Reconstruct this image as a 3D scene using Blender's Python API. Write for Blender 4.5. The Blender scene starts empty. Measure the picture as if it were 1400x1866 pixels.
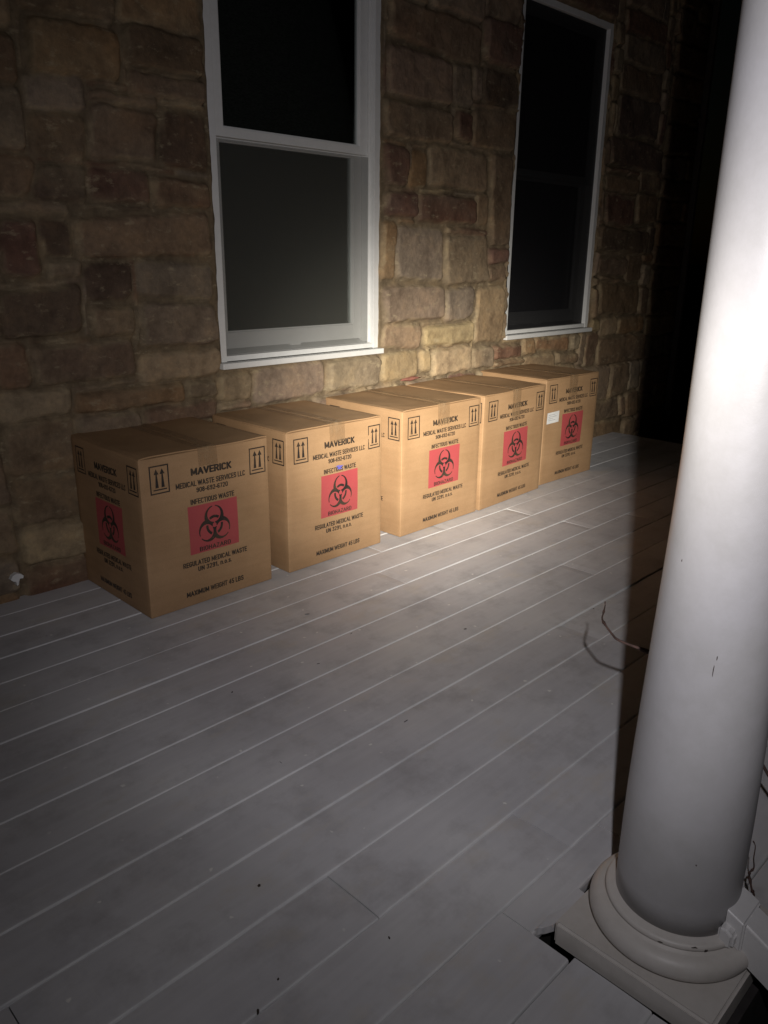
import bpy, bmesh, math, random
import numpy as np
from mathutils import Vector, Matrix, noise

sc = bpy.context.scene
C = sc.collection
random.seed(7)

# ------------------------------------------------------------------ camera
YAW, PITCH, ROLL, FPX = 0.7907216, 0.31402158, -0.01228677, 1433.19
CAM_H = 1.1
fw = Vector((math.sin(YAW)*math.cos(PITCH), math.cos(YAW)*math.cos(PITCH), -math.sin(PITCH)))
rt = Vector((math.cos(YAW), -math.sin(YAW), 0))
dn = fw.cross(rt)
r2 = rt*math.cos(ROLL) + dn*math.sin(ROLL)
d2 = -rt*math.sin(ROLL) + dn*math.cos(ROLL)
cd = bpy.data.cameras.new('camera')
cam = bpy.data.objects.new('camera', cd); C.objects.link(cam)
m = Matrix((r2, -d2, -fw)).transposed().to_4x4()
m.translation = Vector((0, 0, CAM_H))
cam.matrix_world = m
cd.sensor_fit = 'VERTICAL'; cd.sensor_height = 36; cd.sensor_width = 27
cd.lens = FPX/1866*36
cd.clip_start = 0.02; cd.clip_end = 2000
sc.camera = cam

# ------------------------------------------------------------------ night sky, faint moon, hand-held torch
w = bpy.data.worlds.new('World'); sc.world = w; w.use_nodes = True
nt = w.node_tree; bg = nt.nodes['Background']
sky = nt.nodes.new('ShaderNodeTexSky'); sky.sky_type = 'NISHITA'; sky.sun_disc = False
sky.sun_elevation = math.radians(2); sky.sun_rotation = math.radians(200)
nt.links.new(sky.outputs[0], bg.inputs[0]); bg.inputs[1].default_value = 0.0006
sl = bpy.data.lights.new('moon', 'SUN'); sl.energy = 0.0008; sl.angle = math.radians(0.5); sl.color = (1, .95, .88)
so = bpy.data.objects.new('moon', sl); C.objects.link(so)
so.rotation_euler = (math.radians(88), 0, math.radians(-20)); so.location = (0, -3, 5)

L_POS = Vector((.15, -.018, 1.195))
L_AIM = Vector((2.58, 2.22, 0.42))
ld = bpy.data.lights.new('torch_beam', 'SPOT'); ld.energy = 39.5; ld.shadow_soft_size = 0.011
ld.spot_size = math.radians(150); ld.spot_blend = 0.6
lo = bpy.data.objects.new('torch_beam', ld); C.objects.link(lo)
lo.location = L_POS
aim = (L_AIM - L_POS).normalized()
lo.rotation_euler = aim.to_track_quat('-Z', 'Y').to_euler()
ld.use_nodes = True
nt = ld.node_tree; em = nt.nodes['Emission']
geo = nt.nodes.new('ShaderNodeNewGeometry')
dot = nt.nodes.new('ShaderNodeVectorMath'); dot.operation = 'DOT_PRODUCT'; dot.inputs[1].default_value = tuple(aim)
nt.links.new(geo.outputs['Incoming'], dot.inputs[0])
ab = nt.nodes.new('ShaderNodeMath'); ab.operation = 'ABSOLUTE'; nt.links.new(dot.outputs['Value'], ab.inputs[0])
ac = nt.nodes.new('ShaderNodeMath'); ac.operation = 'ARCCOSINE'; nt.links.new(ab.outputs[0], ac.inputs[0])
mr = nt.nodes.new('ShaderNodeMath'); mr.operation = 'DIVIDE'; mr.inputs[1].default_value = math.radians(60)
nt.links.new(ac.outputs[0], mr.inputs[0])
# beam profile of the torch: degrees off axis -> relative intensity
PROF = [(0, 36), (4, 33), (7, 26), (10, 17), (13, 8.4), (17, 3.1), (21, 1.8), (26, 1.22), (32, .90), (40, .37), (50, .21), (60, .12)]
cr = nt.nodes.new('ShaderNodeFloatCurve')
cv = cr.mapping.curves[0]
pts = [(a/60, math.log10(i)/2 + .5) for a, i in PROF]     # stored as a log so that the tail stays accurate
cv.points[0].location = pts[0]; cv.points[-1].location = pts[-1]
for p in pts[1:-1]: cv.points.new(*p)
cr.mapping.update()
nt.links.new(mr.outputs[0], cr.inputs['Value'])
e1 = nt.nodes.new('ShaderNodeMath'); e1.operation = 'MULTIPLY_ADD'; e1.inputs[1].default_value = 2; e1.inputs[2].default_value = -1
nt.links.new(cr.outputs[0], e1.inputs[0])
e2 = nt.nodes.new('ShaderNodeMath'); e2.operation = 'POWER'; e2.inputs[0].default_value = 10
nt.links.new(e1.outputs[0], e2.inputs[1])
nt.links.new(e2.outputs[0], em.inputs['Strength'])
cc = nt.nodes.new('ShaderNodeValToRGB'); nt.links.new(mr.outputs[0], cc.inputs[0])
cc.color_ramp.elements[0].position = 0.0; cc.color_ramp.elements[0].color = (1, .945, .83, 1)
cc.color_ramp.elements[1].position = .42; cc.color_ramp.elements[1].color = (.98, .955, 1, 1)
k = cc.color_ramp.elements.new(.16); k.color = (1, .945, .85, 1)
nt.links.new(cc.outputs[0], em.inputs['Color'])

vs = sc.view_settings
sc.display_settings.display_device = 'sRGB'
vs.view_transform = 'Standard'; vs.look = 'None'; vs.exposure = 0; vs.gamma = 1; vs.use_curve_mapping = False
sc.cycles.max_bounces = 6; sc.cycles.diffuse_bounces = 4
sc.cycles.transparent_max_bounces = 8

# ------------------------------------------------------------------ helpers
def link(name, me, mats=None, parent=None):
    o = bpy.data.objects.new(name, me); C.objects.link(o)
    if mats:
        for mm in (mats if isinstance(mats, (list, tuple)) else [mats]): me.materials.append(mm)
    if parent: o.parent = parent
    return o

def mesh(name, V, F, mats=None, parent=None, smooth=False):
    me = bpy.data.meshes.new(name); me.from_pydata([tuple(v) for v in V], [], F); me.update()
    if smooth: me.polygons.foreach_set('use_smooth', [True]*len(me.polygons))
    return link(name, me, mats, parent)

def tag(o, label=None, cat=None, group=None, kind=None):
    if label: o['label'] = label
    if cat: o['category'] = cat
    if group: o['group'] = group
    if kind: o['kind'] = kind
    return o

def thing(name, label, cat, loc=(0, 0, 0), group=None):
    o = bpy.data.objects.new(name, None); o.empty_display_size = .05; C.objects.link(o); o.location = loc
    return tag(o, label, cat, group)

def boxes(name, L, mat, parent=None, bev=.0015, off=(0, 0, 0), segs=2):
    """several bevelled boxes (x0,x1,y0,y1,z0,z1) as ONE mesh"""
    bm = bmesh.new()
    for b in L:
        b = list(b)
        vs_ = [bm.verts.new((b[i]-off[0], b[2+j]-off[1], b[4+k]-off[2])) for k in (0, 1) for j in (0, 1) for i in (0, 1)]
        for f in ((0, 2, 3, 1), (4, 5, 7, 6), (0, 1, 5, 4), (2, 6, 7, 3), (0, 4, 6, 2), (1, 3, 7, 5)):
            bm.faces.new([vs_[q] for q in f])
    if bev: bmesh.ops.bevel(bm, geom=list(bm.edges), offset=bev, segments=segs, affect='EDGES', profile=.6)
    me = bpy.data.meshes.new(name); bm.to_mesh(me); bm.free()
    return link(name, me, mat, parent)

def nodes(name):
    mt = bpy.data.materials.new(name); mt.use_nodes = True
    return mt, mt.node_tree, mt.node_tree.nodes['Principled BSDF']

def N(nt, t, **kw):
    n = nt.nodes.new(t)
    for a, b in kw.items(): setattr(n, a, b)
    return n

def noise_tex(nt, scale, detail=4, rough=.55, vec=None, sc3=None):
    tc = N(nt, 'ShaderNodeTexCoord'); n = N(nt, 'ShaderNodeTexNoise')
    n.inputs['Scale'].default_value = scale; n.inputs['Detail'].default_value = detail; n.inputs['Roughness'].default_value = rough
    if sc3:
        mp = N(nt, 'ShaderNodeMapping'); mp.inputs['Scale'].default_value = sc3
        nt.links.new(tc.outputs['Object'], mp.inputs[0]); nt.links.new(mp.outputs[0], n.inputs['Vector'])
    else: nt.links.new(tc.outputs['Object'], n.inputs['Vector'])
    return n

def ramp(nt, src, stops):
    r = N(nt, 'ShaderNodeValToRGB'); e = r.color_ramp.elements
    e[0].position, e[0].color = stops[0][0], (*stops[0][1], 1)
    e[1].position, e[1].color = stops[-1][0], (*stops[-1][1], 1)
    for p, c in stops[1:-1]:
        q = e.new(p); q.color = (*c, 1)
    nt.links.new(src, r.inputs[0]); return r

def mix(nt, a, b, fac, mode='MIX'):
    mx = N(nt, 'ShaderNodeMix', data_type='RGBA', blend_type=mode)
    for s, v in ((0, fac), (6, a), (7, b)):
        if hasattr(v, 'links') or hasattr(v, 'is_output'): nt.links.new(v, mx.inputs[s])
        elif s == 0: mx.inputs[0].default_value = v
        else: mx.inputs[s].default_value = (*v, 1)
    return mx.outputs[2]

def bump(nt, bs, src, strength, dist, prev=None):
    b = N(nt, 'ShaderNodeBump'); b.inputs['Strength'].default_value = strength; b.inputs['Distance'].default_value = dist
    nt.links.new(src, b.inputs['Height'])
    if prev: nt.links.new(prev.outputs[0], b.inputs['Normal'])
    nt.links.new(b.outputs[0], bs.inputs['Normal']); return b

def simple(name, col, rough=.6, var=.12, scale=30, bs=.0, dist=.001, spec=.5):
    mt, nt, p = nodes(name)
    n = noise_tex(nt, scale, 5)
    lo_ = tuple(max(0, c*(1-var)) for c in col); hi = tuple(min(1, c*(1+var)) for c in col)
    r = ramp(nt, n.outputs[0], [(.3, lo_), (.7, hi)])
    nt.links.new(r.outputs[0], p.inputs['Base Color']); p.inputs['Roughness'].default_value = rough
    p.inputs['Specular IOR Level'].default_value = spec
    if bs: bump(nt, p, n.outputs[0], bs, dist)
    return mt

# numpy value noise
class VN:
    def __init__(s, seed): s.r = np.random.RandomState(seed).rand(256, 256)
    def __call__(s, x, y):
        xi = np.floor(x).astype(int); yi = np.floor(y).astype(int); fx = x-xi; fy = y-yi
        fx = fx*fx*(3-2*fx); fy = fy*fy*(3-2*fy); g = lambda a, b: s.r[a % 256, b % 256]
        return (g(xi, yi)*(1-fx)+g(xi+1, yi)*fx)*(1-fy)+(g(xi, yi+1)*(1-fx)+g(xi+1, yi+1)*fx)*fy
    def fbm(s, x, y, o=4):
        t = 0; a = 1; q = 0
        for i in range(o): t = t+a*(s(x*2**i+7.3*i, y*2**i+3.1*i)-.5); q += a; a *= .5
        return t/q*2

# ------------------------------------------------------------------ materials
def deck_mat():
    mt, nt, p = nodes('grey_deck_paint')
    big = noise_tex(nt, 2.3, 6, .6)
    c = ramp(nt, big.outputs[0], [(.32, (.50, .494, .512)), (.52, (.59, .583, .597)), (.7, (.65, .643, .645))]).outputs[0]
    # scuffed darker grime patches
    g = noise_tex(nt, 6.5, 8, .68)
    gm = ramp(nt, g.outputs[0], [(.50, (0, 0, 0)), (.68, (1, 1, 1))])
    c = mix(nt, c, (.30, .285, .285), mth(nt, gm.outputs[0], .42))
    # warm dusty drift
    d = noise_tex(nt, 4.1, 7, .7, sc3=(1, 1.8, 1))
    dm = ramp(nt, d.outputs[0], [(.55, (0, 0, 0)), (.68, (1, 1, 1))])
    c = mix(nt, c, (.58, .53, .46), mth(nt, dm.outputs[0], .45))
    # fine streaks along the boards
    s = noise_tex(nt, 60, 4, .6, sc3=(.06, 1, 1))
    sm = ramp(nt, s.outputs[0], [(.4, (.94, .94, .94)), (.65, (1.03, 1.03, 1.03))])
    c = mix(nt, c, sm.outputs[0], .6, 'MULTIPLY')
    # tiny white paint flecks and dark specks
    v = N(nt, 'ShaderNodeTexVoronoi'); v.inputs['Scale'].default_value = 26; tc = N(nt, 'ShaderNodeTexCoord')
    wz = noise_tex(nt, 40, 3)
    wv = N(nt, 'ShaderNodeVectorMath', operation='MULTIPLY_ADD'); wv.inputs[1].default_value = (.02, .02, .02)
    nt.links.new(wz.outputs['Color'], wv.inputs[0]); nt.links.new(tc.outputs['Object'], wv.inputs[2]); nt.links.new(wv.outputs[0], v.inputs['Vector'])
    keep = ramp(nt, v.outputs['Color'], [(.72, (0, 0, 0)), (.76, (1, 1, 1))])
    fl = ramp(nt, v.outputs['Distance'], [(.08, (1, 1, 1)), (.13, (0, 0, 0))])
    c = mix(nt, c, (.8, .79, .76), mul(nt, keep.outputs[0], fl.outputs[0]))
    v2 = N(nt, 'ShaderNodeTexVoronoi'); v2.inputs['Scale'].default_value = 17; nt.links.new(wv.outputs[0], v2.inputs['Vector'])
    keep2 = ramp(nt, v2.outputs['Color'], [(.86, (0, 0, 0)), (.9, (1, 1, 1))])
    fl2 = ramp(nt, v2.outputs['Distance'], [(.04, (1, 1, 1)), (.075, (0, 0, 0))])
    c = mix(nt, c, (.07, .055, .045), mul(nt, keep2.outputs[0], fl2.outputs[0]))
    # paler board edges: light caught by the arrises put into the colour (mesh attribute)
    at = N(nt, 'ShaderNodeAttribute', attribute_name='edge')
    en = noise_tex(nt, 14, 5, .7)
    em_ = ramp(nt, en.outputs[0], [(.30, (.35, .35, .35)), (.6, (1, 1, 1))])
    c = mix(nt, c, (.78, .78, .77), mth(nt, mul(nt, at.outputs['Fac'], em_.outputs[0]), .6))
    nt.links.new(c, p.inputs['Base Color'])
    rr = ramp(nt, g.outputs[0], [(.35, (.42, .42, .42)), (.7, (.62, .62, .62))])
    nt.links.new(rr.outputs[0], p.inputs['Roughness']); p.inputs['Specular IOR Level'].default_value = .35
    b1 = bump(nt, p, s.outputs[0], .25, .0012)
    b2 = bump(nt, p, g.outputs[0], .25, .003, b1)
    return mt

def mth(nt, src, k):
    a = N(nt, 'ShaderNodeMath', operation='MULTIPLY'); nt.links.new(src, a.inputs[0]); a.inputs[1].default_value = k; return a.outputs[0]
def mul(nt, s1, s2):
    a = N(nt, 'ShaderNodeMath', operation='MULTIPLY'); nt.links.new(s1, a.inputs[0]); nt.links.new(s2, a.inputs[1]); return a.outputs[0]

def stone_mat():
    mt, nt, p = nodes('fieldstone_and_mortar')
    at = N(nt, 'ShaderNodeAttribute', attribute_name='col')
    mo = N(nt, 'ShaderNodeAttribute', attribute_name='mortar')
    n = noise_tex(nt, 9, 8, .66); n2 = noise_tex(nt, 45, 6, .65); n3 = noise_tex(nt, 18, 7, .7, sc3=(1, 1, 2.2))
    c = mix(nt, at.outputs['Color'], ramp(nt, n.outputs[0], [(.3, (.62, .60, .60)), (.5, (1, 1, 1)), (.72, (1.32, 1.26, 1.16))]).outputs[0], 1.0, 'MULTIPLY')
    c = mix(nt, c, ramp(nt, n2.outputs[0], [(.3, (.8, .8, .8)), (.7, (1.18, 1.17, 1.15))]).outputs[0], .9, 'MULTIPLY')
    # pale mortar smears over the stone faces
    sm = ramp(nt, n3.outputs[0], [(.57, (0, 0, 0)), (.67, (1, 1, 1))])
    c = mix(nt, c, (.42, .345, .22), mth(nt, sm.outputs[0], .42))
    nt.links.new(c, p.inputs['Base Color']); p.inputs['Roughness'].default_value = .85
    p.inputs['Specular IOR Level'].default_value = .2
    b1 = bump(nt, p, n.outputs[0], .6, .012)
    b2 = bump(nt, p, n2.outputs[0], .8, .005, b1)
    return mt

def cardboard():
    mt, nt, p = nodes('corrugated_cardboard')
    n = noise_tex(nt, 5, 5, .6)
    c = ramp(nt, n.outputs[0], [(.3, (.345, .208, .107)), (.7, (.42, .262, .14))]).outputs[0]
    f = noise_tex(nt, 900, 2, .5, sc3=(1, 1, .25)); c = mix(nt, c, ramp(nt, f.outputs[0], [(.35, (.86, .86, .86)), (.65, (1.08, 1.08, 1.08))]).outputs[0], .6, 'MULTIPLY')
    hz = noise_tex(nt, 40, 4, .6, sc3=(.08, .08, 1)); c = mix(nt, c, ramp(nt, hz.outputs[0], [(.35, (.93, .93, .92)), (.65, (1.04, 1.04, 1.05))]).outputs[0], .8, 'MULTIPLY')
    nt.links.new(c, p.inputs['Base Color']); p.inputs['Roughness'].default_value = .62; p.inputs['Specular IOR Level'].default_value = .3
    # fluting showing faintly through the liner
    tc = N(nt, 'ShaderNodeTexCoord'); wv = N(nt, 'ShaderNodeTexWave', wave_type='BANDS', bands_direction='Z'); wv.inputs['Scale'].default_value = 38
    wv.inputs['Distortion'].default_value = .3
    nt.links.new(tc.outputs['Object'], wv.inputs[0])
    b1 = bump(nt, p, wv.outputs[0], .05, .0006)
    bump(nt, p, n.outputs[0], .3, .006, b1)
    return mt

def tape_mat():
    mt, nt, p = nodes('clear_packing_tape')
    n = noise_tex(nt, 16, 5, .7, sc3=(2.5, 1, 1))
    c = ramp(nt, n.outputs[0], [(.3, (.30, .185, .095)), (.7, (.42, .285, .165))])
    nt.links.new(c.outputs[0], p.inputs['Base Color']); p.inputs['Roughness'].default_value = .16; p.inputs['Specular IOR Level'].default_value = .8
    bump(nt, p, n.outputs[0], .7, .008)
    tr = N(nt, 'ShaderNodeBsdfTransparent'); mx = N(nt, 'ShaderNodeMixShader')
    al = ramp(nt, n.outputs[0], [(.3, (.18, .18, .18)), (.7, (.60, .60, .60))])
    nt.links.new(al.outputs[0], mx.inputs[0]); nt.links.new(tr.outputs[0], mx.inputs[1]); nt.links.new(p.outputs[0], mx.inputs[2])
    nt.links.new(mx.outputs[0], nt.nodes['Material Output'].inputs[0])
    return mt

def ink_mat(name, col, wear=.5):
    mt, nt, p = nodes(name)
    n = noise_tex(nt, 70, 6, .75)
    p.inputs['Base Color'].default_value = (*col, 1); p.inputs['Roughness'].default_value = .55
    f = noise_tex(nt, 14, 4, .6)
    c = mix(nt, col, (.36, .22, .105), mth(nt, ramp(nt, n.outputs[0], [(.55, (0, 0, 0)), (.72, (1, 1, 1))]).outputs[0], wear))
    c = mix(nt, c, (.36, .22, .105), mth(nt, ramp(nt, f.outputs[0], [(.45, (0, 0, 0)), (.8, (1, 1, 1))]).outputs[0], wear*.6))
    nt.links.new(c, p.inputs['Base Color'])
    return mt

def paint_mat(name, col, rough=.4, dirt=.25, dscale=5):
    mt, nt, p = nodes(name)
    n = noise_tex(nt, dscale, 7, .65); d = noise_tex(nt, dscale*7, 6, .7)
    c = mix(nt, col, tuple(c*.72 for c in col[:2])+(col[2]*.66,), mth(nt, ramp(nt, n.outputs[0], [(.45, (0, 0, 0)), (.75, (1, 1, 1))]).outputs[0], dirt))
    c = mix(nt, c, ramp(nt, d.outputs[0], [(.35, (.93, .93, .92)), (.6, (1, 1, 1))]).outputs[0], .7, 'MULTIPLY')
    nt.links.new(c, p.inputs['Base Color']); p.inputs['Roughness'].default_value = rough
    b = bump(nt, p, d.outputs[0], .12, .002); bump(nt, p, n.outputs[0], .2, .006, b)
    return mt

def glass_mat():
    mt, nt, p = nodes('window_glass')
    gl = N(nt, 'ShaderNodeBsdfGlossy'); gl.inputs['Roughness'].default_value = .03
    tr = N(nt, 'ShaderNodeBsdfTransparent'); tr.inputs[0].default_value = (.8, .83, .82, 1)
    fr = N(nt, 'ShaderNodeFresnel'); fr.inputs[0].default_value = 1.45
    mx = N(nt, 'ShaderNodeMixShader'); nt.links.new(fr.outputs[0], mx.inputs[0]); nt.links.new(tr.outputs[0], mx.inputs[1]); nt.links.new(gl.outputs[0], mx.inputs[2])
    nt.links.new(mx.outputs[0], nt.nodes['Material Output'].inputs[0]); return mt

def screen_mat(name='insect_screen_mesh', col=(.014, .014, .016), fac=.62):
    mt, nt, p = nodes(name)
    p.inputs['Base Color'].default_value = (*col, 1); p.inputs['Roughness'].default_value = .5
    tr = N(nt, 'ShaderNodeBsdfTransparent'); mx = N(nt, 'ShaderNodeMixShader'); mx.inputs[0].default_value = fac
    nt.links.new(tr.outputs[0], mx.inputs[1]); nt.links.new(p.outputs[0], mx.inputs[2])
    nt.links.new(mx.outputs[0], nt.nodes['Material Output'].inputs[0]); return mt

def weave_mat(name, col):
    mt, nt, p = nodes(name)
    tc = N(nt, 'ShaderNodeTexCoord')
    ch = N(nt, 'ShaderNodeTexNoise'); ch.inputs['Scale'].default_value = 1
    mp = N(nt, 'ShaderNodeMapping'); mp.inputs['Scale'].default_value = (90, 90, 420)
    nt.links.new(tc.outputs['Object'], mp.inputs[0]); nt.links.new(mp.outputs[0], ch.inputs['Vector'])
    r = ramp(nt, ch.outputs[0], [(.35, tuple(c*.6 for c in col)), (.65, tuple(c*1.35 for c in col))])
    nt.links.new(r.outputs[0], p.inputs['Base Color']); p.inputs['Roughness'].default_value = .8; p.inputs['Specular IOR Level'].default_value = .2
    return mt

M = dict(  deck=deck_mat(), stone=stone_mat(), card=cardboard(), tape=tape_mat(),
         ink=ink_mat('black_print', (.022, .018, .016), .32), pink=ink_mat('pink_print', (.41, .070, .074), .10),
         blue=ink_mat('blue_pen', (.12, .12, .5), .3),
         win=paint_mat('window_white', (.70, .70, .69), .45, .15), col=paint_mat('column_white', (.43, .42, .427), .40, .5, 4),
         base=paint_mat('plinth_white', (.62, .585, .55), .45, .4, 9), rail=paint_mat('rail_vinyl', (.76, .745, .745), .35, .15),
         glass=glass_mat(), screen=screen_mat(), fine=screen_mat('fine_grey_mesh', (.11, .11, .097), .24), blind=weave_mat('grey_roller_shade', (.038, .037, .033)), dark=simple('dark_room_sheet', (.006, .006, .007), .7),
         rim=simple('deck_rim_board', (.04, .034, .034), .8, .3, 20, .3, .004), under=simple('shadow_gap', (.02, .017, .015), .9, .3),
         mulch=simple('dark_mulch', (.035, .026, .02), .95, .6, 14, 1, .05), twig=simple('twig_bark', (.075, .042, .034), .8, .35, 60, .5, .002),
         label=simple('label_paper', (.74, .74, .73), .5, .04, 40), grey=simple('faint_grey_print', (.33, .33, .34), .6, .1),
         crumb=simple('dead_leaf_crumb', (.045, .032, .022), .85, .4, 80), chip=simple('chipped_paint', (.07, .055, .048), .8, .4, 80),
         pipe=simple('brown_pipe', (.10, .09, .085), .6), flake=simple('white_flake', (.75, .75, .74), .6, .08), step=simple('stair_tread', (.12, .115, .115), .7, .25, 9, .3, .004),
         under_red=simple('red_stone', (.22, .085, .06), .85, .3))

# ------------------------------------------------------------------ ground, deck, steps
WY = 2.575                      # mortar plane of the house wall
DX0, DX1 = -2.2, 4.76
mesh('ground', [(-400, -400, -.62), (400, -400, -.62), (400, 400, -.62), (-400, 400, -.62)], [(0, 1, 2, 3)], M['mulch'])['kind'] = 'structure'

def build_deck():
    P, Y0 = .1408, .6240
    HX0, HX1, HY1 = .933, 1.262, .556          # notch cut round the column plinth
    V, F, E = [], [], []
    rng = random.Random(3)
    joints = {0: [1.166], 1: [.775], 2: [.249, 3.1], 3: [-.6, 2.0], 5: [2.45], 8: [1.889, 4.2], 9: [2.861], 10: [2.435, 2.05-.0], -1: [2.3], 4: [3.7], 6: [.1, 3.2], 7: [2.9], 11: [.4], 12: [3.3], -2: [.55, 2.7]}
    def seg(k, x0, x1, ya, yb, e0, e1):
        """one length of board, bevelled profile swept along x"""
        nb, fb = (.0042, .0020)                 # near-side arris is shaped wide to catch light, far side tight
        dz = rng.uniform(-.0012, .0012); tilt = rng.uniform(-.0012, .0012)
        prof = [(ya+.0012, -.024, 0), (ya+.0012, -.0060, 1), (ya+.0023, -.0020, 1), (ya+nb, -.0002, .45), (ya+nb+.004, 0, 0),
                (ya+(yb-ya)*.35, .0006, 0), (ya+(yb-ya)*.7, .0004, 0), (yb-fb-.004, 0, 0), (yb-fb, -.0002, .3), (yb-.0009, -.002, 1), (yb-.0007, -.024, 0)]
        n = max(2, int((x1-x0)/.035)); m_ = len(prof); b0 = len(V)
        for i in range(n+1):
            t = i/n; x = x0+(x1-x0)*t
            for j, (y, z, e) in enumerate(prof):
                wob = .0011*noise.noise(Vector((x*9, k*5.3+j*.4, 1))) if j in (1, 2, 3, 8, 9) else 0
                zz = z+dz+tilt*((y-ya)/.14-.5)+.0010*noise.noise(Vector((x*1.3, y*3, k*2.2)))
                xx = x
                if i == 0: xx += .0010
                if i == n: xx -= .0010
                if (i == 0 and e0) or (i == n and e1):
                    if z > -.01: zz -= .0022
                V.append((xx, y+wob, zz)); E.append(e)
        for i in range(n):
            for j in range(m_-1):
                a = b0+i*m_+j; F.append((a, a+m_, a+m_+1, a+1))
        F.append(tuple(b0+j for j in range(m_))); F.append(tuple(b0+n*m_+j for j in reversed(range(m_))))
    for k in range(-3, 14):
        ya, yb = Y0+k*P, Y0+(k+1)*P
        if k == -3: ya = .25
        if k == 13: yb = WY-.004
        cuts = [DX0]+sorted(joints.get(k, []))+[DX1]
        spans = []
        for a, b in zip(cuts[:-1], cuts[1:]): spans.append((a, b))
        for a, b in spans:
            if yb <= HY1 and a < HX0 and b > HX1:
                seg(k, a, {-3: .946, -2: .949}.get(k, .9385), ya, yb, a != DX0, False); seg(k, HX1, b, ya, yb, False, b != DX1)
            elif yb > HY1 and ya < HY1 and a < HX0 and b > HX1:
                seg(k, a, HX0+.004, ya, yb, a != DX0, False); seg(k, HX1, b, ya, yb, False, b != DX1)
                seg(k, HX0+.0045, HX1-.0005, HY1, yb, False, False)
            elif yb > HY1 and ya < HY1 and b > HX1 and a < HX1:
                seg(k, a, b, ya, yb, True, True)
            else: seg(k, a, b, ya, yb, a != DX0, b != DX1)
    o = mesh('deck', V, F, M['deck'])
    at = o.data.attributes.new('edge', 'FLOAT', 'POINT'); at.data.foreach_set('value', E)
    bm = bmesh.new(); bm.from_mesh(o.data); bmesh.ops.recalc_face_normals(bm, faces=bm.faces); bm.to_mesh(o.data); bm.free()
    o['kind'] = 'structure'
build_deck()
u = boxes('deck_substructure', [(DX0, .925, .27, WY, -.12, -.026), (1.27, DX1, .27, WY, -.12, -.026), (.925, 1.27, .57, WY, -.12, -.026)], M['under'], bev=0); u['kind'] = 'structure'
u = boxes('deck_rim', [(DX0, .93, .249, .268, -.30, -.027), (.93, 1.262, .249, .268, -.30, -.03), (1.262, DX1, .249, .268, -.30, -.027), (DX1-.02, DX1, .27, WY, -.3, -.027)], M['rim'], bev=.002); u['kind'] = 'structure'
u = boxes('steps', [(-1.4, .95, -.07, .245, -.24, -.20), (-1.4, .95, -.39, -.03, -.44, -.40), (-1.4, .95, -.03, -.012, -.40, -.24), (-1.4, .95, -.35, -.332, -.62, -.44)], M['step'], bev=.006); u['kind'] = 'structure'

# broken splinter of the deck at the back corner of the notch
def splinter():
    pr = [(.946, .5590), (.953, .5565), (.958, .5520), (.965, .5490), (.972, .5440), (.980, .5405), (.990, .5375), (1.0, .5345), (1.03, .534), (1.08, .535), (1.08, .558), (.99, .560)]
    bm = bmesh.new()
    lo_ = [bm.verts.new((x, y, -.012+random.uniform(-.002, .002))) for x, y in pr]
    hi = [bm.verts.new((x, y, .0022+random.uniform(-.0008, .0012))) for x, y in pr]
    bm.faces.new(hi); bm.faces.new(list(reversed(lo_)))
    for i in range(len(pr)): j = (i+1) % len(pr); bm.faces.new((lo_[i], lo_[j], hi[j], hi[i]))
    bmesh.ops.recalc_face_normals(bm, faces=bm.faces)
    me = bpy.data.meshes.new('deck_splinter'); bm.to_mesh(me); bm.free()
    link('deck_splinter', me, M['deck'])['kind'] = 'structure'
splinter()

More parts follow.
